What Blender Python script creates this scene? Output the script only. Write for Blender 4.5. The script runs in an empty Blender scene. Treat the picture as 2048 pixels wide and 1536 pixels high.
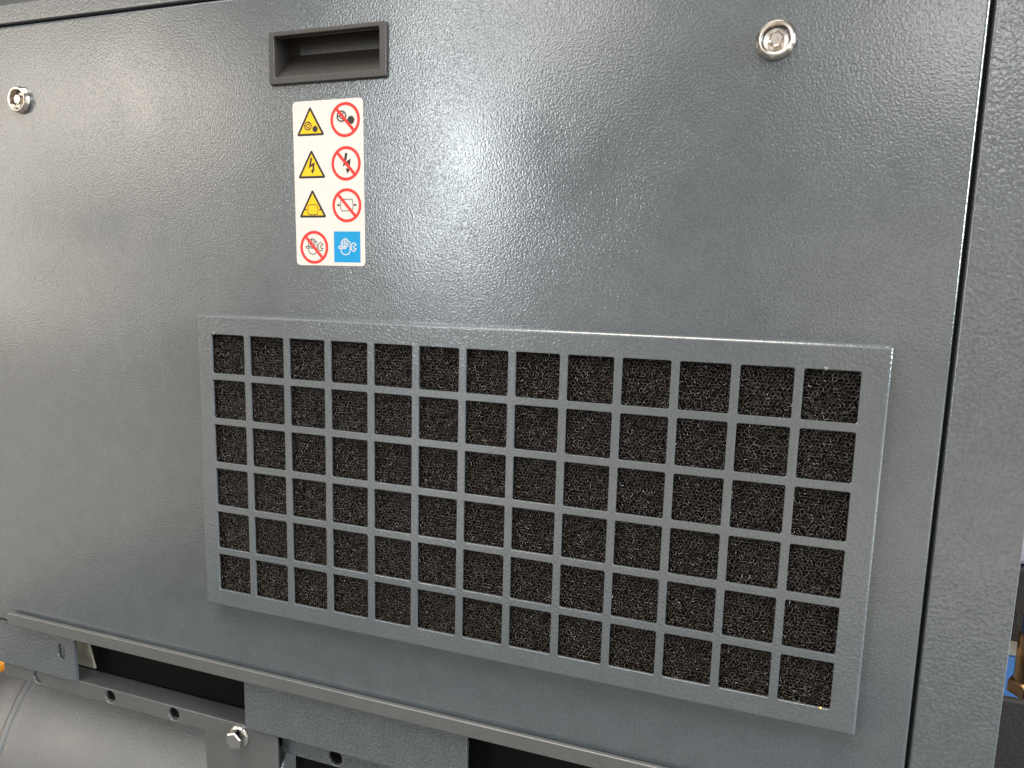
import bpy, bmesh, math, random
import numpy as np
from mathutils import Matrix, Vector

random.seed(7)
rng = np.random.default_rng(11)
MM = 0.001
Z0 = 0.90            # height of the grille's top row of openings above the hall floor (m)
scene = bpy.context.scene
col = scene.collection

# ------------------------------------------------------------------ camera
cam_data = bpy.data.cameras.new('camera')
cam = bpy.data.objects.new('camera', cam_data)
col.objects.link(cam)
cam_data.sensor_width = 36.0
cam_data.lens = 24.963
cam_data.clip_start = 0.01
cam_data.clip_end = 100.0
right = Vector((0.94558943, 0.32435805, 0.02554392))
up = Vector((-0.0694275, 0.12445104, 0.9897938))
back = Vector((0.31786862, -0.937712, 0.14019896))
rot = Matrix((right, up, back)).transposed().to_4x4()
cam.matrix_world = Matrix.Translation(Vector((391.308, -437.657, 43.996)) * MM + Vector((0, 0, Z0))) @ rot
cam_data.dof.use_dof = True
cam_data.dof.focus_distance = 0.50
cam_data.dof.aperture_fstop = 16.0
scene.camera = cam

# ------------------------------------------------------------------ world and lamps (exhibition hall)
world = bpy.data.worlds.new('World')
scene.world = world
world.use_nodes = True
bg = world.node_tree.nodes['Background']
bg.inputs['Color'].default_value = (1.0, 0.95, 0.90, 1)
bg.inputs['Strength'].default_value = 0.19


def area(name, pos, target, sx, sy, power, color, spread=180):
    ld = bpy.data.lights.new(name, 'AREA')
    ld.shape = 'RECTANGLE'
    ld.size, ld.size_y = sx, sy
    ld.energy = power
    ld.color = color
    ld.spread = math.radians(spread)
    o = bpy.data.objects.new(name, ld)
    col.objects.link(o)
    o.location = pos
    d = Vector(target) - Vector(pos)
    o.rotation_euler = d.to_track_quat('-Z', 'Y').to_euler()
    return o


def polar(az, el, dist, base=(0.2, 0.0, Z0)):
    a, e = math.radians(az), math.radians(el)
    return (base[0] + dist * math.cos(e) * math.sin(a), base[1] - dist * math.cos(e) * math.cos(a), base[2] + dist * math.sin(e))


AIM = (0.2, 0.0, Z0)
WARM, NEUTRAL, COOL = (1.0, 0.89, 0.76), (1.0, 0.97, 0.93), (0.90, 0.96, 1.0)


def bank(name, az, el, dist, sx, sy, radiance, color, rings=((1.0, 0.75), (1.8, 0.22), (2.8, 0.07))):
    """a lamp with a bright middle and wider, dimmer halos added to soften its reflection"""
    for k, r_ in rings:  # the larger ellipses are added halos that feather the reflected edge
        o = area(name, polar(az, el, dist + (k - 1) * 0.25), AIM, sx * k, sy * k, r_ * radiance * sx * sy * k * k * math.pi * math.pi / 4, color)
        o.data.shape = 'ELLIPSE'


area('ceiling_lamp_overhead', polar(-10, 56, 3.0), AIM, 2.2, 1.3, 70, NEUTRAL)
area('ceiling_lamp_top', polar(-4, 77, 2.6), AIM, 1.3, 0.8, 84, WARM)
bank('lamp_row_cool', -24.0, 9.2, 12.0, 1.0, 3.9, 22, COOL, ((1.0, 0.9), (1.5, 0.10), (2.1, 0.03)))
bank('lamp_bank_front', -19, 22, 12.0, 2.8, 1.6, 7.6, NEUTRAL)
bank('lamp_bank_left', -46, 12.5, 12.0, 1.9, 1.7, 7.2, WARM)
bank('lamp_bank_far_left', -57, 10, 12.0, 2.8, 2.2, 3.2, WARM)
bank('lamp_bank_right', 15, 19, 12.0, 2.6, 1.8, 6.2, NEUTRAL)
# unseen low lamps added to give the glossy paint contrast to reflect
for az, el, w, h, rad, c in ((13, 0.6, 2.6, 0.9, 3.2, WARM), (27, 3.5, 1.8, 1.5, 3.0, NEUTRAL), (3, 4.0, 1.2, 0.5, 2.6, NEUTRAL), (-9, 1.0, 1.6, 0.7, 2.6, NEUTRAL),
                             (-37, 1.5, 2.0, 1.0, 2.0, WARM), (-52, -1.0, 2.4, 1.1, 4.0, WARM), (-64, 3.0, 2.6, 2.2, 4.0, WARM), (-16, -3.0, 1.0, 0.5, 2.5, NEUTRAL)):
    area('added_horizon_lamp', polar(az, el, 9.0), AIM, w, h, 0.72 * rad * w * h * math.pi, c)
area('lamp_high_left', polar(-54, 43, 8.0), AIM, 3.0, 1.8, 85, NEUTRAL)
area('ceiling_lamp_behind', (0.5, 1.6, Z0 + 1.9), (0.62, 0.2, Z0 - 0.25), 1.6, 1.0, 90, NEUTRAL)
area('window_right', polar(87.2, 14, 6.0), AIM, 3.2, 2.6, 1150, COOL)

scene.view_settings.view_transform = 'Standard'
scene.view_settings.look = 'None'
scene.view_settings.exposure = -0.12
scene.view_settings.gamma = 1.0
scene.view_settings.use_curve_mapping = False
scene.cycles.use_denoising = True
scene.cycles.max_bounces = 8
scene.cycles.sample_clamp_indirect = 6.0


# ------------------------------------------------------------------ materials
def mat(name, color, rough=0.5, metal=0.0, spec=0.5, bump=None, grain=None, coat=0.0):
    """bump: (scale, detail, distance_m) ; grain: (scale, amount) colour variation"""
    m = bpy.data.materials.new(name)
    m.use_nodes = True
    nt = m.node_tree
    b = nt.nodes['Principled BSDF']
    b.inputs['Base Color'].default_value = (*color, 1)
    b.inputs['Roughness'].default_value = rough
    b.inputs['Metallic'].default_value = metal
    b.inputs['Specular IOR Level'].default_value = spec
    b.inputs['Coat Weight'].default_value = coat
    b.inputs['Coat Roughness'].default_value = 0.1
    tc = nt.nodes.new('ShaderNodeTexCoord')
    if bump:
        sc, det, dist = bump
        n = nt.nodes.new('ShaderNodeTexNoise')
        n.inputs['Scale'].default_value = sc
        n.inputs['Detail'].default_value = det
        n.inputs['Roughness'].default_value = 0.5
        nt.links.new(tc.outputs['Object'], n.inputs['Vector'])
        bp = nt.nodes.new('ShaderNodeBump')
        bp.inputs['Strength'].default_value = 1.0
        bp.inputs['Distance'].default_value = dist
        nt.links.new(n.outputs['Fac'], bp.inputs['Height'])
        nt.links.new(bp.outputs['Normal'], b.inputs['Normal'])
    if grain:
        gs, ga = grain
        n2 = nt.nodes.new('ShaderNodeTexNoise')
        n2.inputs['Scale'].default_value = gs
        n2.inputs['Detail'].default_value = 6
        nt.links.new(tc.outputs['Object'], n2.inputs['Vector'])
        mr = nt.nodes.new('ShaderNodeMapRange')
        mr.inputs['From Min'].default_value = 0.3
        mr.inputs['From Max'].default_value = 0.7
        mr.inputs['To Min'].default_value = 1 - ga
        mr.inputs['To Max'].default_value = 1 + ga
        nt.links.new(n2.outputs['Fac'], mr.inputs['Value'])
        mx = nt.nodes.new('ShaderNodeVectorMath')
        mx.operation = 'SCALE'
        mx.inputs[0].default_value = color
        nt.links.new(mr.outputs['Result'], mx.inputs['Scale'])
        nt.links.new(mx.outputs['Vector'], b.inputs['Base Color'])
    return m


def powder_coat(name, color, scale, dist, rough, tone=0.13):
    """structured (orange-peel) powder coat: rounded pebbles of about 2 mm with soft valleys"""
    m = bpy.data.materials.new(name)
    m.use_nodes = True
    nt = m.node_tree
    N, L = nt.nodes, nt.links
    b = N['Principled BSDF']
    b.inputs['Roughness'].default_value = rough
    b.inputs['IOR'].default_value = 1.75
    tc = N.new('ShaderNodeTexCoord')
    # slight warp so that the pebbles join into short worms
    wn = N.new('ShaderNodeTexNoise')
    wn.inputs['Scale'].default_value = scale * 0.7
    wn.inputs['Detail'].default_value = 1
    L.new(tc.outputs['Object'], wn.inputs['Vector'])
    sub = N.new('ShaderNodeVectorMath'); sub.operation = 'SUBTRACT'
    sub.inputs[1].default_value = (0.5, 0.5, 0.5)
    L.new(wn.outputs['Color'], sub.inputs[0])
    scl = N.new('ShaderNodeVectorMath'); scl.operation = 'SCALE'
    scl.inputs['Scale'].default_value = 0.9 / scale
    L.new(sub.outputs['Vector'], scl.inputs[0])
    add = N.new('ShaderNodeVectorMath'); add.operation = 'ADD'
    L.new(tc.outputs['Object'], add.inputs[0])
    L.new(scl.outputs['Vector'], add.inputs[1])
    n1 = N.new('ShaderNodeTexNoise')
    n1.inputs['Scale'].default_value = scale
    n1.inputs['Detail'].default_value = 1.2
    n1.inputs['Roughness'].default_value = 0.45
    L.new(add.outputs['Vector'], n1.inputs['Vector'])
    n3 = N.new('ShaderNodeTexNoise')          # broad unevenness of the coat
    n3.inputs['Scale'].default_value = 14
    n3.inputs['Detail'].default_value = 2
    L.new(tc.outputs['Object'], n3.inputs['Vector'])
    amp = N.new('ShaderNodeMapRange')
    amp.inputs['From Min'].default_value = 0.3
    amp.inputs['From Max'].default_value = 0.7
    amp.inputs['To Min'].default_value = 0.65
    amp.inputs['To Max'].default_value = 1.25
    L.new(n3.outputs['Fac'], amp.inputs['Value'])
    mul = N.new('ShaderNodeMath'); mul.operation = 'MULTIPLY'
    L.new(n1.outputs['Fac'], mul.inputs[0])
    L.new(amp.outputs['Result'], mul.inputs[1])
    bp = N.new('ShaderNodeBump')
    bp.inputs['Strength'].default_value = 1.0
    bp.inputs['Distance'].default_value = dist
    L.new(mul.outputs['Value'], bp.inputs['Height'])
    L.new(bp.outputs['Normal'], b.inputs['Normal'])
    # tiny dust / tone variation
    n4 = N.new('ShaderNodeTexNoise')
    n4.inputs['Scale'].default_value = 60
    n4.inputs['Detail'].default_value = 8
    L.new(tc.outputs['Object'], n4.inputs['Vector'])
    mr = N.new('ShaderNodeMapRange')
    mr.inputs['From Min'].default_value = 0.3
    mr.inputs['From Max'].default_value = 0.7
    mr.inputs['To Min'].default_value = 0.93
    mr.inputs['To Max'].default_value = 1.07
    L.new(n4.outputs['Fac'], mr.inputs['Value'])
    sc = N.new('ShaderNodeVectorMath'); sc.operation = 'SCALE'
    sc.inputs[0].default_value = color
    hv = N.new('ShaderNodeMapRange')          # shade put into the colour: valleys darker, pebbles lighter
    hv.inputs['From Min'].default_value = 0.32
    hv.inputs['From Max'].default_value = 0.68
    hv.inputs['To Min'].default_value = 1.0 - tone
    hv.inputs['To Max'].default_value = 1.0 + tone
    L.new(n1.outputs['Fac'], hv.inputs['Value'])
    mm = N.new('ShaderNodeMath'); mm.operation = 'MULTIPLY'
    L.new(mr.outputs['Result'], mm.inputs[0])
    L.new(hv.outputs['Result'], mm.inputs[1])
    L.new(mm.outputs['Value'], sc.inputs['Scale'])
    L.new(sc.outputs['Vector'], b.inputs['Base Color'])
    rr = N.new('ShaderNodeMapRange')
    rr.inputs['To Min'].default_value = rough * 0.75
    rr.inputs['To Max'].default_value = rough * 1.4
    L.new(n3.outputs['Fac'], rr.inputs['Value'])
    L.new(rr.outputs['Result'], b.inputs['Roughness'])
    return m


GREY = (0.077, 0.088, 0.0955)
M = {}
M['door'] = powder_coat('grey_structured_powder_coat', GREY, 720, 0.000152, 0.155)
M['post'] = powder_coat('grey_structured_powder_coat_coarse', GREY, 500, 0.00030, 0.15)
M['grille'] = powder_coat('grey_powder_coat_on_grille', (0.080, 0.092, 0.100), 520, 0.00020, 0.17, 0.08)
M['rail'] = powder_coat('grey_powder_coat_smooth', (0.079, 0.083, 0.082), 420, 0.00010, 0.28, 0.05)
M['bracket'] = powder_coat('grey_structured_powder_coat_bracket', GREY, 560, 0.00048, 0.2, 0.22)
M['tank'] = powder_coat('grey_tank_paint', (0.058, 0.063, 0.067), 700, 0.00020, 0.32)
M['plastic'] = mat('dark_handle_plastic', (0.027, 0.0235, 0.021), 0.42, bump=(2600, 2, 0.00006), grain=(900, 0.12))
M['steel'] = mat('bright_zinc_plated_steel', (0.64, 0.59, 0.53), 0.2, metal=1.0, bump=(500, 3, 0.00003), grain=(300, 0.10))
M['bolt'] = mat('zinc_bolt_steel', (0.66, 0.65, 0.62), 0.17, metal=1.0, bump=(700, 2, 0.00003))
M['foam'] = mat('black_reticulated_foam', (0.028, 0.019, 0.012), 0.16, spec=1.0)
M['black'] = mat('black_backing', (0.006, 0.006, 0.006), 0.9, spec=0.1, bump=(900, 3, 0.0004))
M['cream'] = mat('pale_beige_sheet', (0.42, 0.40, 0.31), 0.45, grain=(200, 0.08))
M['white'] = mat('white_label_film', (0.585, 0.55, 0.515), 0.55, spec=0.3, bump=(430, 1, 0.00005), grain=(150, 0.015))
M['yellow'] = mat('yellow_ink', (0.72, 0.44, 0.006), 0.55, spec=0.3, bump=(430, 1, 0.00005))
M['ink'] = mat('black_ink', (0.022, 0.018, 0.017), 0.55, spec=0.3)
M['red'] = mat('red_ink', (0.62, 0.03, 0.022), 0.55, spec=0.3, bump=(430, 1, 0.00005))
M['blue'] = mat('blue_ink', (0.0, 0.24, 0.50), 0.55, spec=0.3, bump=(430, 1, 0.00005))
M['brass'] = mat('brown_brass', (0.42, 0.25, 0.12), 0.28, metal=1.0, bump=(120, 4, 0.0006), grain=(90, 0.3))
M['darkpaint'] = mat('black_machine_paint', (0.020, 0.019, 0.019), 0.42, bump=(380, 2, 0.0005))
M['bluebin'] = mat('blue_plastic', (0.12, 0.33, 0.80), 0.5)
M['gridpaper'] = mat('cream_tile', (0.80, 0.74, 0.60), 0.6, grain=(40, 0.1))
M['navy'] = mat('dark_blue_hose', (0.02, 0.06, 0.16), 0.5)
M['lavender'] = mat('pale_lilac_casing', (0.40, 0.40, 0.50), 0.5)
M['orange'] = mat('orange_paint', (0.85, 0.33, 0.01), 0.45)
M['nub'] = mat('hardened_paint_drop', (0.14, 0.14, 0.135), 0.2)
M['yellow_glint'] = mat('painted_yellow_glint', (0.60, 0.47, 0.10), 0.3)


# ------------------------------------------------------------------ helpers
def link(o, parent=None, kind=None, label=None, category=None, group=None):
    col.objects.link(o)
    if parent is not None:
        o.parent = parent
        p, off = parent, Vector((0, 0, 0))
        while p is not None:
            off += p.location
            p = p.parent
        o.location = o.location - off
    if kind: o['kind'] = kind
    if label: o['label'] = label
    if category: o['category'] = category
    if group: o['group'] = group
    return o


def empty(name, loc, **kw):
    o = bpy.data.objects.new(name, None)
    o.empty_display_size = 0.02
    o.location = Vector(loc) * MM + Vector((0, 0, Z0))
    return link(o, **kw)


def W(v):
    return (v[0] * MM, v[1] * MM, v[2] * MM + Z0)


def mesh_obj(name, verts, faces, material, smooth=None, **kw):
    """verts in mm (machine coordinates) -> one mesh object whose own origin is the world origin"""
    me = bpy.data.meshes.new(name)
    me.from_pydata([W(v) for v in verts], [], faces)
    me.materials.append(material)
    if smooth is True:
        me.shade_smooth()
    elif smooth:
        me.polygons.foreach_set('use_smooth', list(smooth))
    me.update()
    o = bpy.data.objects.new(name, me)
    return link(o, **kw)


def rrect(x0, z0, x1, z1, r, n=4):
    if r <= 0:
        return [(x0, z0), (x1, z0), (x1, z1), (x0, z1)]
    out = []
    for cx, cz, a0 in ((x1 - r, z0 + r, -90), (x1 - r, z1 - r, 0), (x0 + r, z1 - r, 90), (x0 + r, z0 + r, 180)):
        for i in range(n + 1):
            a = math.radians(a0 + 90 * i / n)
            out.append((cx + r * math.cos(a), cz + r * math.sin(a)))
    return out


def circle(cx, cz, r, n=32, rz=None):
    rz = rz or r
    return [(cx + r * math.cos(2 * math.pi * i / n), cz + rz * math.sin(2 * math.pi * i / n)) for i in range(n)]


def offset(loop, d):
    n = len(loop)
    out = []
    for i in range(n):
        p, q, s = loop[i - 1], loop[i], loop[(i + 1) % n]
        e1 = (q[0] - p[0], q[1] - p[1]); e2 = (s[0] - q[0], s[1] - q[1])
        l1 = math.hypot(*e1) or 1; l2 = math.hypot(*e2) or 1
        n1 = (-e1[1] / l1, e1[0] / l1); n2 = (-e2[1] / l2, e2[0] / l2)
        k = 1 + n1[0] * n2[0] + n1[1] * n2[1]
        k = max(k, 0.3)
        out.append((q[0] + (n1[0] + n2[0]) / k * d, q[1] + (n1[1] + n2[1]) / k * d))
    return out


def plate_geo(outer, holes=(), y0=0.0, y1=2.0, r=0.4, seg=3, hole_y1=None, back_cap=True, hole_r=None):
    """sheet seen from -Y: outer loop counter-clockwise, holes given counter-clockwise too; rounded front edges"""
    loops = [(list(outer), y1)] + [(list(reversed(h)), hole_y1 if hole_y1 is not None else y1) for h in holes]
    verts, faces, smooth = [], [], []
    bm = bmesh.new()
    cap_edges, back_edges = [], []
    r_out = r
    for li_, (loop, yb) in enumerate(loops):
        n = len(loop)
        r = r_out if li_ == 0 or hole_r is None else hole_r
        rings = [(loop, yb)]
        if r > 0:
            for k in range(seg + 1):
                t = math.pi / 2 * k / seg
                rings.append((offset(loop, r * (1 - math.cos(t))) if k else loop, y0 + r * (1 - math.sin(t))))
        else:
            rings.append((loop, y0))
        bvs = [[bm.verts.new((p[0], y, p[1])) for p in lp] for lp, y in rings]
        for a, b in zip(bvs[:-1], bvs[1:]):
            for i in range(n):
                j = (i + 1) % n
                f = bm.faces.new((a[i], a[j], b[j], b[i]))
                f.smooth = True
        for i in range(n):
            cap_edges.append(bm.edges.get((bvs[-1][i], bvs[-1][(i + 1) % n])))
            back_edges.append(bm.edges.get((bvs[0][i], bvs[0][(i + 1) % n])))
    g = bmesh.ops.triangle_fill(bm, use_beauty=True, use_dissolve=False, edges=cap_edges, normal=(0, -1, 0))
    for f in g['geom']:
        if isinstance(f, bmesh.types.BMFace):
            f.normal_update()
            if f.normal.y > 0: f.normal_flip()
            f.smooth = False
    if back_cap and hole_y1 is None:
        g = bmesh.ops.triangle_fill(bm, use_beauty=True, use_dissolve=False, edges=back_edges, normal=(0, 1, 0))
        for f in g['geom']:
            if isinstance(f, bmesh.types.BMFace):
                f.normal_update()
                if f.normal.y < 0: f.normal_flip()
    return bm


def bm_obj(name, bm, material, xform=None, **kw):
    me = bpy.data.meshes.new(name)
    for v in bm.verts:
        c = v.co if xform is None else xform @ v.co
        v.co = W(c)
    bm.to_mesh(me)
    bm.free()
    me.materials.append(material)
    # sharp where the sheet's flat faces meet walls without a radius
    flags = [p.use_smooth for p in me.polygons]
    me.set_sharp_from_angle(angle=math.radians(40))
    me.polygons.foreach_set('use_smooth', flags)
    o = bpy.data.objects.new(name, me)
    return link(o, **kw)


def plate(name, material, outer, holes=(), y0=0.0, y1=2.0, r=0.4, seg=3, hole_y1=None, xform=None, hole_r=None, **kw):
    return bm_obj(name, plate_geo(outer, holes, y0, y1, r, seg, hole_y1, True, hole_r), material, xform, **kw)


def lathe_bm(profile, n=48, cx=0.0, cz=0.0):
    """profile: list of (radius, y) from the outside/back to the centre/front; axis along Y"""
    bm = bmesh.new()
    rings = []
    for rad, y in profile:
        if rad < 1e-6:
            rings.append([bm.verts.new((cx, y, cz))])
        else:
            rings.append([bm.verts.new((cx + rad * math.cos(2 * math.pi * i / n), y, cz + rad * math.sin(2 * math.pi * i / n))) for i in range(n)])
    for a, b in zip(rings[:-1], rings[1:]):
        for i in range(n):
            j = (i + 1) % n
            if len(b) == 1:
                f = bm.faces.new((a[i], a[j], b[0]))
            elif len(a) == 1:
                f = bm.faces.new((a[0], b[j], b[i]))
            else:
                f = bm.faces.new((a[i], a[j], b[j], b[i]))
            f.smooth = True
    return bm


# ================================================================== LARGE STRUCTURE
# hall floor the machine stands on
M['floor'] = mat('pale_tan_floor', (0.55, 0.49, 0.41), 0.35, grain=(3, 0.08))
M['dark_sheet'] = mat('charcoal_floor_sheet', (0.13, 0.13, 0.13), 0.9, spec=0.1, grain=(60, 0.3))
me = bpy.data.meshes.new('hall_floor')
me.from_pydata([(-30, -40, 0), (30, -40, 0), (30, 12, 0), (-30, 12, 0)], [], [(0, 1, 2, 3)])
me.materials.append(M['floor'])
link(bpy.data.objects.new('hall_floor', me), kind='structure')
me = bpy.data.meshes.new('added_dark_floor_sheet')  # unseen dark sheet added so the lower door reflects a darker floor
me.from_pydata([(-1.6, -1.7, 0.006), (2.6, -1.7, 0.006), (2.6, 2.2, 0.006), (-1.6, 2.2, 0.006)], [], [(0, 1, 2, 3)])
me.materials.append(M['dark_sheet'])
link(bpy.data.objects.new('added_dark_floor_sheet', me), kind='structure')

DOOR_Y = 14.0
# ---- the removable side door of the cabinet
door = empty('cabinet_door', (110, 27, -287), label='dark grey hammered metal door with recessed handle and two round latches', category='door')
HX0, HX1, HZ0, HZ1 = 49.3, 143.4, 180.5, 216.5
plate('door_sheet', M['door'], rrect(-345, -287.2, 495.9, 243.8, 2.2), [rrect(HX0 + 3, HZ0 + 3, HX1 - 3, HZ1 - 3, 1)],
      DOOR_Y, 34.0, 2.1, 6, hole_y1=18.0, parent=door)

# ---- corner post and top rail
post = empty('corner_post', (519, 34, -700), label='vertical grey hammered metal post at the right of the door', category='post')
plate('post_sheet', M['post'], rrect(498.3, -700, 541.4, 420, 0), (), DOOR_Y + 0.5, 70.0, 1.2, 5, parent=post)

plate('gap_shade_strip', M['black'], rrect(496.0, -286, 498.2, 419, 0), (), 18.5, 24.0, 0, 1, parent=post)  # black strip added to stand for shade in the gap beside the door

rail = empty('top_rail', (80, 34, 246), label='grey metal rail along the top edge of the door', category='rail')
plate('rail_sheet', M['door'], rrect(-345, 246.0, 497.2, 262.0, 0), (), DOOR_Y + 0.5, 60.0, 1.6, 4, parent=rail)

plate('gap_shade_strip', M['black'], rrect(-344, 243.9, 495.2, 245.9, 0), (), 19.0, 24.0, 0, 1, parent=rail)  # black strip standing for shade in the gap above the door

# ---- ledge that carries the door
ledge = empty('support_ledge', (110, 20, -290), label='long narrow grey metal ledge below the door', category='ledge')
LX0, LX1 = -256.3, 494.0
outer = rrect(LX0, -286.6, LX1, -274.9, 3.2, 5)
plate('front_lip', M['rail'], outer, (), 8.0, 11.2, 0.8, 3, parent=ledge)
mesh_obj('bottom_flange', [(LX0 + 2, 12, -287.6), (LX1, 12, -287.6), (LX1, 44, -287.6), (LX0 + 2, 44, -287.6),
                           (LX0 + 2, 12, -288.7), (LX1, 12, -288.7), (LX1, 44, -288.7), (LX0 + 2, 44, -288.7)],
         [(0, 1, 2, 3), (7, 6, 5, 4), (0, 4, 5, 1), (1, 5, 6, 2), (2, 6, 7, 3), (3, 7, 4, 0)], M['rail'], parent=ledge)

# ---- base frame under the door
bl = plate('slotted_bracket', M['bracket'], rrect(-318, -335.2, -185.7, -290.6, 0.4), [rrect(-206.4, -316.2, -197.4, -300.6, 4.4, 6)],
           18.0, 21.2, 0.5, 3, label='grey hammered bracket plate with an oblong slot below the ledge', category='bracket')
bw = plate('wide_bracket', M['bracket'], rrect(5.4, -335.9, 208.6, -290.6, 0), (), 18.0, 21.2, 0.9, 3,
           label='plain grey bracket plate right of the zinc bolt under the ledge', category='bracket')

chan = empty('base_channel', (-125, 30, -352), label='grey steel channel with round holes and a down leg under the slotted bracket', category='channel')
holes = [circle(x, -344.3, 6.0, 28) for x in (-240.3, -149.4, -75.4)]
plate('channel_web', M['rail'], [(-286, -351.8), (-41.8, -351.8), (-38.5, -430), (34.0, -430), (34.0, -336.6), (-286, -336.6)], holes, 22.0, 25.0, 0.7, 3, parent=chan)
mesh_obj('channel_flange', [(-286, 24.6, -337.0), (34, 24.6, -337.0), (34, 41.0, -336.6), (-286, 41.0, -336.6),
                            (-286, 24.6, -339.6), (34, 24.6, -339.6), (34, 41.0, -339.2), (-286, 41.0, -339.2)],
         [(0, 1, 2, 3), (7, 6, 5, 4), (0, 4, 5, 1), (1, 5, 6, 2), (2, 6, 7, 3), (3, 7, 4, 0)], M['rail'], parent=chan)

chan2 = empty('rear_channel', (170, 30, -357), label='grey channel with one round hole under the plain bracket plate', category='channel')
plate('channel_web', M['bracket'], rrect(31.0, -361.6, 330, -340.0, 2.5, 5), [circle(83.8, -353.4, 6.5, 28)], 33.0, 36.0, 0.8, 3, parent=chan2)

# hex flange bolt on the leg
BX, BZ = -3.4, -347.3
bolt = empty('hex_bolt', (BX, 21, BZ), label='shiny zinc hex flange bolt on the channel leg', category='bolt')
bm_obj('flange', lathe_bm([(9.6, 21.9), (9.6, 20.6), (9.1, 20.1), (6.6, 18.9), (0, 18.9)], 40, BX, BZ), M['bolt'], parent=bolt)
bm = bmesh.new()
rings = []
for rad, y in ((8.1, 19.6), (8.1, 13.6), (7.0, 12.9)):
    rings.append([bm.verts.new((BX + rad * math.cos(math.radians(60 * i + 80)), y, BZ + rad * math.sin(math.radians(60 * i + 80)))) for i in range(6)])
for a, b in zip(rings[:-1], rings[1:]):
    for i in range(6):
        bm.faces.new((a[i], a[(i + 1) % 6], b[(i + 1) % 6], b[i]))
bm.faces.new(rings[-1])
bm.normal_update()
bm_obj('hex_head', bm, M['bolt'], parent=bolt)
# stamped marks on the bolt head
bm = bmesh.new()
for dx, dz, w, h in ((-3.0, 1.6, 1.3, 1.6), (-1.2, -4.4, 1.0, 1.1), (0.4, -4.0, 1.2, 1.5), (2.0, -3.4, 1.0, 1.7)):
    q = [bm.verts.new((BX + dx + a * w * .5, y, BZ + dz + b * h * .5)) for y in (12.95, 12.72) for a, b in ((-1, -1), (1, -1), (1, 1), (-1, 1))]
    for f in ((4, 5, 6, 7), (0, 1, 5, 4), (1, 2, 6, 5), (2, 3, 7, 6), (3, 0, 4, 7)):
        bm.faces.new([q[i] for i in f])
bm_obj('stamped_mark', bm, M['bolt'], parent=bolt)

# pale gusset behind the opening
plate('gusset_plate', M['cream'], [(-222, -335.6), (-190.0, -335.6), (-200.4, -296), (-222, -296)], (), 41.6, 43.6, 0.5, 2,
      label='pale beige gusset sheet in the gap beside the slotted bracket', category='gusset')

# black sheet added to stand in for the shaded interior behind the gaps
plate('interior_shade_sheet', M['black'], [(-225, -366), (36, -366), (36, -520), (497, -520), (497, -262), (-225, -262)], (), 45, 47, 0, 1,
      kind='structure')

# ---- pressure tank under the base frame
tank = empty('pressure_tank', (-150, 219, -745), label='large rounded grey tank with a weld seam at the lower left', category='tank')
TY, TZ, TR = 219.0, -523.0, 220.0


def tank_bm(profile, n=160):
    bm = bmesh.new()
    rings = [[bm.verts.new((x, TY + r * math.cos(2 * math.pi * i / n), TZ + r * math.sin(2 * math.pi * i / n))) for i in range(n)] for x, r in profile]
    for a, b in zip(rings[:-1], rings[1:]):
        for i in range(n):
            f = bm.faces.new((a[i], b[i], b[(i + 1) % n], a[(i + 1) % n]))
            f.smooth = True
    bm.faces.new(list(reversed(rings[-1])))
    bm.faces.new(rings[0])
    bm.normal_update()
    bmesh.ops.recalc_face_normals(bm, faces=bm.faces)
    return bm


dome = [(-300 - 150 * math.sin(math.radians(a)), TR - 1.5 - (TR - 60) * (1 - math.cos(math.radians(a)))) for a in range(90, 0, -6)]
bm_obj('dished_end', tank_bm(dome + [(-300, TR - 1.5), (-296, TR - 1.5)]), M['tank'], parent=tank)
bm_obj('shell', tank_bm([(-297, TR - 2), (-296.5, TR), (20, TR), (21, TR - 1)]), M['tank'], parent=tank)
# weld bead round the joint
bm = bmesh.new()
n = 260
prof = [(-303.2, -2.2), (-301.8, 0.2), (-299.0, 1.3), (-296.2, 1.5), (-293.4, 0.9), (-291.8, -0.8)]
rings = []
for x, dr in prof:
    ring = []
    for i in range(n):
        w = 0.5 * math.sin(i * 2.1) + 0.35 * math.sin(i * 0.73 + x)
        rr = TR + dr + 0.18 * math.sin(i * 1.3 + x * 0.4)
        ring.append(bm.verts.new((x + w * 0.5, TY + rr * math.cos(2 * math.pi * i / n), TZ + rr * math.sin(2 * math.pi * i / n))))
    rings.append(ring)
for a, b in zip(rings[:-1], rings[1:]):
    for i in range(n):
        f = bm.faces.new((a[i], b[i], b[(i + 1) % n], a[(i + 1) % n]))
        f.smooth = True
bmesh.ops.recalc_face_normals(bm, faces=bm.faces)
bm_obj('weld_seam', bm, M['tank'], parent=tank)

# ================================================================== VENTILATION GRILLE
P, OP = 35.0, 29.85
NC, NR = 13, 6
GW, GH = (NC - 1) * P + OP, (NR - 1) * P + OP
grille = empty('ventilation_grille', (225, 14, -219), label='grey metal grille of square openings raised on the door', category='grille')
plate('frame', M['grille'], rrect(-13.8, -218.9, 464.8, 15.0, 2.0), [rrect(0, -GH, GW, 0, 1.2)], 0.0, 13.9, 1.9, 6, hole_y1=1.7, hole_r=0.4, parent=grille)
FR, HB = 1.2, (P - OP) / 2


def arc(cx, cz, r, a0, a1, n=4):
    return [(cx + r * math.cos(math.radians(a0 + (a1 - a0) * i / n)), cz + r * math.sin(math.radians(a0 + (a1 - a0) * i / n))) for i in range(n + 1)]


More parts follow.
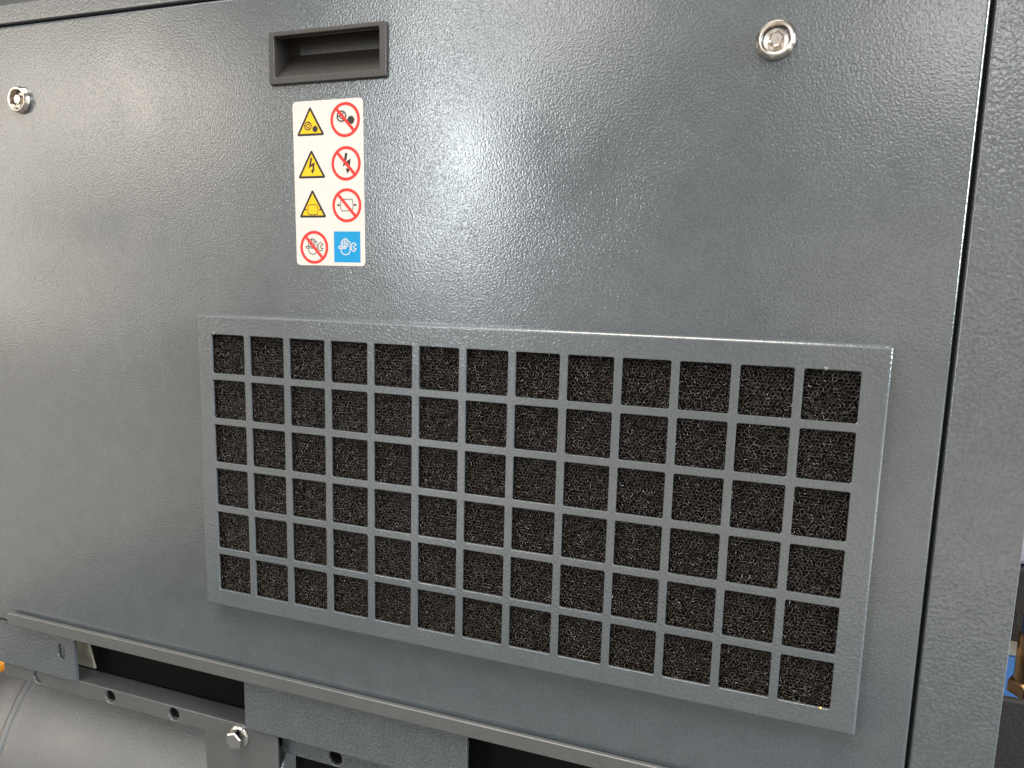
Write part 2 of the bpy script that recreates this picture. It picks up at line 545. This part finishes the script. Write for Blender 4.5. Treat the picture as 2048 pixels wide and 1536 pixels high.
# upright bars, each with small fillets where it meets the cross bars
side = [(HB + FR, -GH - 1.2)]
for j in range(NR - 1, -1, -1):
    zt, zb = -P * j, -P * j - OP
    side += arc(HB + FR, zb + FR, FR, 270, 180)
    side += arc(HB + FR, zt - FR, FR, 180, 90)
side += [(HB + FR, 1.2)]
outline = side + [(-x, z) for x, z in reversed(side)]
vb_mesh = None
for c in range(NC - 1):
    cx = P * c + OP + HB
    if vb_mesh is None:
        o = plate('upright_bar', M['grille'], outline, (), -0.012, 1.6, 0.38, 2, xform=Matrix.Translation((cx, 0, 0)), parent=grille)
        vb_mesh = o
    else:
        o = vb_mesh.copy()
        col.objects.link(o)
        o.location.x += P * c * MM
# cross bars with fillets at the border
xs = [(-1.2, -HB - FR)] + [(x, z) for x, z in arc(FR, -HB - FR, FR, 180, 90)] + [(x, z) for x, z in arc(GW - FR, -HB - FR, FR, 90, 0)] + [(GW + 1.2, -HB - FR)]
outline = xs + [(x, -z) for x, z in reversed(xs)]
hb = None
for k in range(NR - 1):
    cz = -P * k - OP - HB
    if hb is None:
        hb = plate('cross_bar', M['grille'], outline, (), -0.006, 1.55, 0.38, 2, xform=Matrix.Translation((0, 0, cz)), parent=grille)
    else:
        o = hb.copy()
        col.objects.link(o)
        o.location.z -= P * k * MM
# hardened paint drops where the grille hung while being coated, plus one yellow glint put in as colour
for x, z, m in ((2.2, 0.6, 'nub'), (431.0, 0.6, 'nub'), (444.5, -GH + 0.2, 'yellow_glint')):
    sz = 0.8 if m == 'yellow_glint' else 1.2
    pr_ = [(sz * math.cos(math.radians(a)), -0.05 - 0.9 * math.sin(math.radians(a))) for a in range(0, 91, 15)]
    bm_obj('paint_drop_or_glint', lathe_bm(pr_[:-1] + [(0, -0.95)], 14, x, z), M[m], parent=grille)

# ---- foam filter behind the grille
foam = empty('foam_filter', (225, 12, -GH), label='black open-cell foam filter mat behind the grille openings', category='filter')


def foam_layer(y, a, jit, x0, x1, z0, z1):
    dx = math.sqrt(3) / 2 * a
    nj, ni = int((x1 - x0) / dx), int((z1 - z0) / (1.5 * a))
    jj, ii = np.meshgrid(np.arange(nj), np.arange(ni))
    sgn = np.where((ii + jj) % 2 == 0, 1.0, -1.0)
    pts = np.stack([x0 + jj * dx, np.full(jj.shape, y), z0 + ii * 1.5 * a + 0.25 * a * sgn], -1)
    # cells of uneven size: a slow random warp, then a per-node jitter
    warp = np.zeros_like(pts)
    for _ in range(14):
        k_ = rng.normal(0, 0.75, 2)
        ph_ = rng.uniform(0, 6.28)
        d_ = rng.normal(0, 0.13, 3)
        warp += np.sin(pts[..., 0] * k_[0] + pts[..., 2] * k_[1] + ph_)[..., None] * d_
    pts += warp
    pts += rng.uniform(-1, 1, pts.shape) * np.array([jit * a, 0.55 * a, jit * a])
    idx = (ii * nj + jj)
    e1 = np.stack([idx[:, :-1].ravel(), idx[:, 1:].ravel()], -1)
    upm = ((ii + jj) % 2 == 0)[:-1]
    e2 = np.stack([idx[:-1][upm], idx[1:][upm]], -1)
    return pts.reshape(-1, 3), np.concatenate([e1, e2])


allv, allf = [], []
voff = 0
layers = []
for li, (y, a) in enumerate(((3.2, 1.36), (5.7, 1.45))):
    pts, ed = foam_layer(y, a, 0.48, -4 + 0.4 * li, GW + 4, -GH - 4 - 0.3 * li, 4)
    drop = rng.random(len(ed)) < 0.10
    ed = ed[~drop]
    p, q = pts[ed[:, 0]], pts[ed[:, 1]]
    # struts that run back into the mat
    s = rng.random(len(pts)) < 0.22
    p2 = pts[s]
    q2 = p2 + np.stack([rng.normal(0, 0.5, len(p2)), rng.uniform(1.2, 2.1, len(p2)), rng.normal(0, 0.5, len(p2))], -1)
    p, q = np.concatenate([p, p2]), np.concatenate([q, q2])
    d = q - p
    d /= np.linalg.norm(d, axis=1, keepdims=True) + 1e-9
    ref = np.where(np.abs(d[:, 1:2]) > 0.8, np.array([[1.0, 0, 0]]), np.array([[0, 1.0, 0]]))
    u = np.cross(d, ref); u /= np.linalg.norm(u, axis=1, keepdims=True) + 1e-9
    v = np.cross(d, u)
    r = rng.uniform(0.10, 0.20, (len(p), 1))
    ph = rng.uniform(0, 2 * math.pi, (len(p), 1))
    cor = []
    for base, sc in ((p, 1.2), (q, 1.2)):
        for t in range(3):
            an = ph + t * 2 * math.pi / 3
            cor.append(base + r * sc * (np.cos(an) * u + np.sin(an) * v))
    vv = np.stack(cor, 1)                      # n,6,3
    n = len(p)
    base = voff + np.arange(n)[:, None] * 6
    for t in range(3):
        t2 = (t + 1) % 3
        allf.append(np.concatenate([base + t, base + t2, base + 3 + t2, base + 3 + t], 1))
    allv.append(vv.reshape(-1, 3))
    voff += n * 6
V = np.concatenate(allv) * MM
V[:, 2] += Z0
F = np.concatenate(allf)
me = bpy.data.meshes.new('foam_strands')
me.vertices.add(len(V)); me.vertices.foreach_set('co', V.astype(np.float32).ravel())
me.loops.add(F.size); me.loops.foreach_set('vertex_index', F.astype(np.int32).ravel())
me.polygons.add(len(F)); me.polygons.foreach_set('loop_start', np.arange(0, F.size, 4, dtype=np.int32))
me.polygons.foreach_set('use_smooth', np.ones(len(F), dtype=bool))
me.update(calc_edges=True)
me.materials.append(M['foam'])
o = bpy.data.objects.new('foam_strands', me)
link(o, parent=foam, kind='stuff')
plate('foam_core', M['black'], rrect(-6, -GH - 6, GW + 6, 6, 0), (), 9.2, 12.5, 0, 1, parent=foam)

# ================================================================== DOOR FITTINGS
# ---- recessed pull handle
handle = plate('recessed_handle', M['plastic'], rrect(HX0, HZ0, HX1, HZ1, 1.3), [rrect(53.5, 185.8, 138.1, 213.0, 1.3)],
               11.0, 14.2, 0.8, 3, hole_y1=14.5, parent=door, label='dark brown plastic recessed pull handle')
xa, xb, za, zb = 53.5, 138.1, 185.8, 213.0
vs = [(xa, 13.6, za), (xb, 13.6, za), (137.0, 31, 205.7), (53.2, 31, 205.7),           # ramp
      (137.0, 31, 227), (53.2, 31, 227), (xb, 14.2, 227), (xa, 14.2, 227), (xb, 14.2, zb), (xa, 14.2, zb)]
mesh_obj('recess', vs, [(0, 1, 2, 3), (3, 2, 4, 5), (5, 4, 6, 7), (7, 6, 8, 9), (0, 3, 5, 7, 9), (1, 8, 6, 4, 2)], M['plastic'], parent=handle)

# ---- two quarter-turn latches
latch0 = None
for lx, lz, turn, lab in ((391.4, 184.4, 12, 'round zinc latch near the right edge of the door'), (-199.4, 184.6, 48, 'round zinc latch near the left edge of the photo')):
    collar = bm_obj('latch', lathe_bm([(10.6, 14.1), (11.0, 13.6), (11.0, 12.2), (10.6, 11.6), (9.7, 9.5), (9.2, 9.0), (8.0, 9.0), (7.6, 9.3), (7.5, 15.4), (0, 15.4)], 64, lx, lz),
                    M['steel'], parent=door, label=lab)
    bm_obj('cam_disc', lathe_bm([(7.0, 15.2), (7.0, 13.6), (6.6, 13.2), (5.2, 13.35), (3.6, 13.7), (0, 13.7)], 56, lx, lz), M['steel'], parent=collar)
    bm = bmesh.new()
    rings = []
    for rad, y in ((4.3, 13.9), (4.2, 10.6), (3.5, 9.9)):
        rings.append([bm.verts.new((lx + rad * math.cos(math.radians(60 * i + turn)), y, lz + rad * math.sin(math.radians(60 * i + turn)))) for i in range(6)])
    for a, b in zip(rings[:-1], rings[1:]):
        for i in range(6):
            bm.faces.new((a[i], a[(i + 1) % 6], b[(i + 1) % 6], b[i]))
    bm.faces.new(rings[-1])
    bm.normal_update()
    bm_obj('hex_stud', bm, M['steel'], parent=collar)

# ================================================================== SAFETY LABEL
TH = 0.10
ly = DOOR_Y - 0.12
label = plate('safety_label', M['white'], [(x + (111 - z) * 0.0140, z) for x, z in rrect(67.3, 53.4, 124.7, 168.7, 3.0, 5)], (), ly, DOOR_Y - 0.01, 0.04, 1,
              label='white label of yellow warning triangles and red prohibition signs below the handle', category='label')


def stroke_polys(pts, w, closed=False):
    """a polyline as one mitred strip of quads"""
    n = len(pts)
    L_, R_ = [], []
    for i in range(n):
        if closed:
            p, q, s = pts[i - 1], pts[i], pts[(i + 1) % n]
        else:
            p, q, s = pts[max(i - 1, 0)], pts[i], pts[min(i + 1, n - 1)]
        e1 = (q[0] - p[0], q[1] - p[1]); e2 = (s[0] - q[0], s[1] - q[1])
        if math.hypot(*e1) < 1e-9: e1 = e2
        if math.hypot(*e2) < 1e-9: e2 = e1
        l1, l2 = math.hypot(*e1), math.hypot(*e2)
        n1 = (-e1[1] / l1, e1[0] / l1); n2 = (-e2[1] / l2, e2[0] / l2)
        k = max(1 + n1[0] * n2[0] + n1[1] * n2[1], 0.5)
        m_ = ((n1[0] + n2[0]) / k * w / 2, (n1[1] + n2[1]) / k * w / 2)
        L_.append((q[0] + m_[0], q[1] + m_[1])); R_.append((q[0] - m_[0], q[1] - m_[1]))
    out = []
    for i in range(n if closed else n - 1):
        j = (i + 1) % n
        out.append([R_[i], R_[j], L_[j], L_[i]])
    return out


def print_obj(name, material, polys, level, parent, **kw):
    """flat print: polygons (each a list of x,z) lying a few hundredths of a mm above the film"""
    y = ly - 0.02 - 0.025 * level
    bm = bmesh.new()
    cache = {}
    for poly in polys:
        vs = []
        for p in poly:
            k = (round(p[0], 4), round(p[1], 4))
            if k not in cache: cache[k] = bm.verts.new((p[0], y, p[1]))
            if cache[k] not in vs: vs.append(cache[k])
        if len(vs) < 3: continue
        try:
            f = bm.faces.new(vs)
        except ValueError:
            continue
        f.normal_update()
        if f.normal.y > 0: f.normal_flip()
    return bm_obj(name, bm, material, parent=parent, **kw)


def rtri(ax, az, bx0, bx1, bz, r):
    """rounded triangle: apex, base corners"""
    pts = [(bx0, bz), (bx1, bz), (ax, az)]
    ins = offset(pts, r)
    out = []
    for i in range(3):
        p = ins[i]
        a, b = pts[i - 1], pts[i]
        c = pts[(i + 1) % 3]
        def nrm(u, v):
            l = math.hypot(v[0] - u[0], v[1] - u[1]); return ((v[1] - u[1]) / l, -(v[0] - u[0]) / l)
        n1, n2 = nrm(a, b), nrm(b, c)
        a1, a2 = math.atan2(n1[1], n1[0]), math.atan2(n2[1], n2[0])
        while a2 < a1: a2 += 2 * math.pi
        for k in range(6):
            t = a1 + (a2 - a1) * k / 5
            out.append((p[0] + r * math.cos(t), p[1] + r * math.sin(t)))
    return out


def gear(cx, cz, r, teeth, depth):
    out = []
    for i in range(teeth * 4):
        rr = r if i % 4 in (0, 1) else r - depth
        a = 2 * math.pi * (i + 0.5) / (teeth * 4)
        out.append((cx + rr * math.cos(a), cz + rr * math.sin(a)))
    return out


def ring_polys(outer, inner):
    n = len(outer)
    return [[inner[i], outer[i], outer[(i + 1) % n], inner[(i + 1) % n]] for i in range(n)]


def gear_pair(x, z, s):
    """big open gear upper left, small solid gear lower right"""
    polys = []
    g = gear(x, z, 3.35 * s, 22, 0.55 * s)
    polys += ring_polys(g, [(x + (px - x) * 2.25 * s / math.hypot(px - x, pz - z), z + (pz - z) * 2.25 * s / math.hypot(px - x, pz - z)) for px, pz in g])
    polys += stroke_polys(circle(x, z, 1.15 * s, 20), 0.55 * s, True)
    for a in (175, 60, -65):
        c_, s_ = math.cos(math.radians(a)), math.sin(math.radians(a))
        polys += stroke_polys([(x + 1.3 * s * c_, z + 1.3 * s * s_), (x + 2.4 * s * c_, z + 2.4 * s * s_)], 0.6 * s)
    polys.append(gear(x + 5.9 * s, z - 2.25 * s, 2.45 * s, 17, 0.45 * s))
    return polys


def bolt_sign(x, z, s):
    p1 = [(0.1, 6.0), (2.1, 5.2), (0.35, -0.1), (-2.3, -2.3), (-1.5, 0.7), (-0.9, 1.6)]
    pts = [(-0.55, 5.6), (1.0, 5.0), (-0.1, 0.55), (3.0, 2.15), (2.35, -3.1), (3.3, -2.75), (0.9, -6.3), (-0.45, -3.35), (0.75, -3.55), (1.2, -0.35), (-2.2, -2.2)]
    return [[(x + px * s, z + pz * s) for px, pz in (pts[0], pts[1], pts[2], pts[10])],
            [(x + px * s, z + pz * s) for px, pz in (pts[10], pts[2], pts[9])],
            [(x + px * s, z + pz * s) for px, pz in (pts[2], pts[3], pts[9])],
            [(x + px * s, z + pz * s) for px, pz in (pts[3], pts[4], pts[8], pts[9])],
            [(x + px * s, z + pz * s) for px, pz in (pts[4], pts[5], pts[6])],
            [(x + px * s, z + pz * s) for px, pz in (pts[4], pts[6], pts[8])],
            [(x + px * s, z + pz * s) for px, pz in (pts[8], pts[6], pts[7])]]


def vessel(x, z, w, h, ax, heads):
    """barrel shaped vessel outline with an arrow at each side"""
    pts = []
    hw, hh = w / 2, h / 2
    pts += [(x - hw + 1.2, z + hh), (x + hw - 1.2, z + hh)]
    pts += [(x + hw - 0.55, z + hh - 0.4), (x + hw - 0.12, z + hh * 0.5), (x + hw, z), (x + hw - 0.12, z - hh * 0.5), (x + hw - 0.55, z - hh + 0.4)]
    pts += [(x + hw - 1.2, z - hh), (x - hw + 1.2, z - hh)]
    pts += [(x - hw + 0.55, z - hh + 0.4), (x - hw + 0.12, z - hh * 0.5), (x - hw, z), (x - hw + 0.12, z + hh * 0.5), (x - hw + 0.55, z + hh - 0.4)]
    polys = stroke_polys(pts, 0.5, True)
    for s in (-1, 1):
        x0 = x + s * (hw + ax)
        x1 = x + s * (hw + 0.35)
        polys.append([(x0, z - 0.5), (x1 + s * 0.7, z - 0.5), (x1 + s * 0.7, z + 0.5), (x0, z + 0.5)][::s])
        if heads:
            polys.append([(x1 + s * 1.2, z - 0.95), (x1, z), (x1 + s * 1.2, z + 0.95)])
    return polys


def hand_wrench(x, z, w):
    """open hand and spanner, drawn as lines; coordinates read relative to the sign's middle"""
    kx, kz = 0.0522, 0.0422
    def T(seq): return [(x + (a - 1010) * kx, z - (b - 1082) * kz) for a, b in seq]
    polys = []
    polys += stroke_polys(T([(916, 1076), (914, 1003), (922, 992), (936, 1000), (938, 970), (948, 958), (960, 965), (964, 950), (976, 943), (988, 952), (990, 962), (1004, 956), (1016, 968), (1018, 1070)]), w)
    for xx, t in ((938, 1000), (964, 965), (990, 962)):
        polys += stroke_polys(T([(xx, t), (xx + 2, 1072)]), w)
    polys += stroke_polys(T([(1018, 1010), (1030, 988), (1046, 996), (1052, 1010), (1054, 1140), (1046, 1175), (1025, 1202), (985, 1214), (945, 1200), (920, 1172), (910, 1140), (908, 1112)]), w)
    polys += stroke_polys(T([(1018, 1078), (960, 1082), (930, 1086), (908, 1078), (888, 1072), (873, 1082), (874, 1100), (890, 1108), (960, 1106), (985, 1100), (975, 1124)]), w)
    polys += stroke_polys(T([(1148, 1052), (1132, 1024), (1108, 1014), (1085, 1026), (1070, 1060), (1070, 1105), (1084, 1140), (1108, 1154), (1132, 1144), (1148, 1112),
                             (1120, 1108), (1106, 1085), (1118, 1062)]), w, True)
    return polys


def warn_triangle(ax, az, bx0, bx1, bz, sym, lab):
    t = rtri(ax, az, bx0, bx1, bz, 1.0)
    tri = print_obj('warning_triangle', M['ink'], [t], 0, label, label=lab)
    base = [(bx0, bz), (bx1, bz), (ax, az)]
    print_obj('yellow_field', M['yellow'], [offset(base, 1.6)], 1, tri)
    print_obj('symbol', M['ink'], sym, 2, tri)
    return tri


def no_sign(cx, cz, sym, lab, symmat='ink'):
    ring = print_obj('prohibition_ring', M['red'], ring_polys(circle(cx, cz, 11.85, 64), circle(cx, cz, 9.75, 64)), 2, label, label=lab)
    d = math.radians(-47)
    c_, s_ = math.cos(d), math.sin(d)
    print_obj('slash', M['red'], stroke_polys([(cx - 10.4 * c_, cz - 10.4 * s_), (cx + 10.4 * c_, cz + 10.4 * s_)], 2.15), 3, ring)
    print_obj('symbol', M[symmat], sym, 1, ring)
    return ring


warn_triangle(81.1, 165.2, 69.7, 93.2, 144.8, gear_pair(79.3, 151.6, 1.0), 'yellow triangle with a pair of gears')
warn_triangle(81.8, 135.5, 70.3, 93.8, 115.3, bolt_sign(81.6, 124.4, 0.98), 'yellow triangle with a lightning bolt')
warn_triangle(82.3, 107.8, 70.8, 94.2, 87.6, vessel(82.5, 93.2, 8.5, 6.9, 2.4, False), 'yellow triangle with a pressure vessel')
no_sign(109.8, 154.6, gear_pair(106.9, 157.0, 1.27), 'red prohibition sign over two gears')
no_sign(110.3, 124.9, bolt_sign(110.4, 125.5, 1.22), 'red prohibition sign over a lightning bolt')
no_sign(110.7, 96.0, vessel(110.7, 96.2, 10.2, 8.1, 2.9, True), 'red prohibition sign over a pressure vessel')
no_sign(83.2, 66.4, hand_wrench(83.4, 66.9, 0.56), 'red prohibition sign over a hand and spanner')
sq = print_obj('mandatory_square', M['blue'], [[(100.0, 55.9), (121.7, 55.9), (121.5, 77.8), (99.8, 77.8)]], 0, label, label='blue square with a white hand and spanner')
print_obj('symbol', M['white'], hand_wrench(110.9, 66.9, 0.66), 1, sq)

# ================================================================== BACKGROUND AT THE RIGHT AND LEFT EDGES
def box(name, x0, y0, z0, x1, y1, z1, m, bev=1.0, **kw):
    bm = bmesh.new()
    bmesh.ops.create_cube(bm, size=1.0)
    for v in bm.verts:
        v.co = ((x0 + x1) / 2 + v.co.x * (x1 - x0), (y0 + y1) / 2 + v.co.y * (y1 - y0), (z0 + z1) / 2 + v.co.z * (z1 - z0))
    if bev:
        bmesh.ops.bevel(bm, geom=list(bm.edges), offset=bev, segments=2, profile=0.5, affect='EDGES')
    return bm_obj(name, bm, m, **kw)


box('dark_casing', 545, 140, -620, 800, 147, -249, M['darkpaint'], 1.5, label='black hammered casing at the lower right behind the post', category='casing')
box('blue_bin', 560, 222, -420, 800, 300, -253.5, M['bluebin'], 1.5, label='bright blue container edge beside the brass fitting', category='container')
box('cream_panel', 560, 226, -252.8, 800, 232, -228, M['gridpaper'], 0, label='cream panel patch above the blue container', category='panel')
box('black_cabinet', 548, 205, -232, 800, 300, -170, M['darkpaint'], 2, label='dark cabinet box above the brass fitting', category='cabinet')
box('lilac_casing', 550, 210, -169, 800, 300, 60, M['lavender'], 4, label='pale lilac casing glimpsed beside the post', category='casing')
fit = empty('brass_fitting', (606, 165, -254), label='brown brass pipe fitting beyond the lower right of the post', category='fitting')


def vcyl(profile, cx, cy, n=40):
    bm = bmesh.new()
    rings = [[bm.verts.new((cx + r * math.cos(2 * math.pi * i / n), cy + r * math.sin(2 * math.pi * i / n), z)) for i in range(n)] for r, z in profile]
    for a, b in zip(rings[:-1], rings[1:]):
        for i in range(n):
            f = bm.faces.new((a[i], a[(i + 1) % n], b[(i + 1) % n], b[i])); f.smooth = True
    bm.faces.new(list(reversed(rings[0]))); bm.faces.new(rings[-1])
    bm.normal_update()
    return bm


bm_obj('pipe', vcyl([(10, -243.4), (10, -208), (9.2, -206.6)], 606, 165), M['brass'], parent=fit)
bm_obj('nut', vcyl([(13.5, -254), (13.5, -245.5), (12.2, -244.2), (10.4, -243)], 606, 165, 6), M['brass'], parent=fit)
bm_obj('blue_hose', vcyl([(8, -206.4), (8, -60)], 605.5, 165), M['navy'], label='dark blue hose rising from the brass fitting', category='hose')
box('orange_pipe', -360, 38, -367, -316, 48, -353, M['orange'], 6, label='orange spot at the left end of the channel', category='pipe')
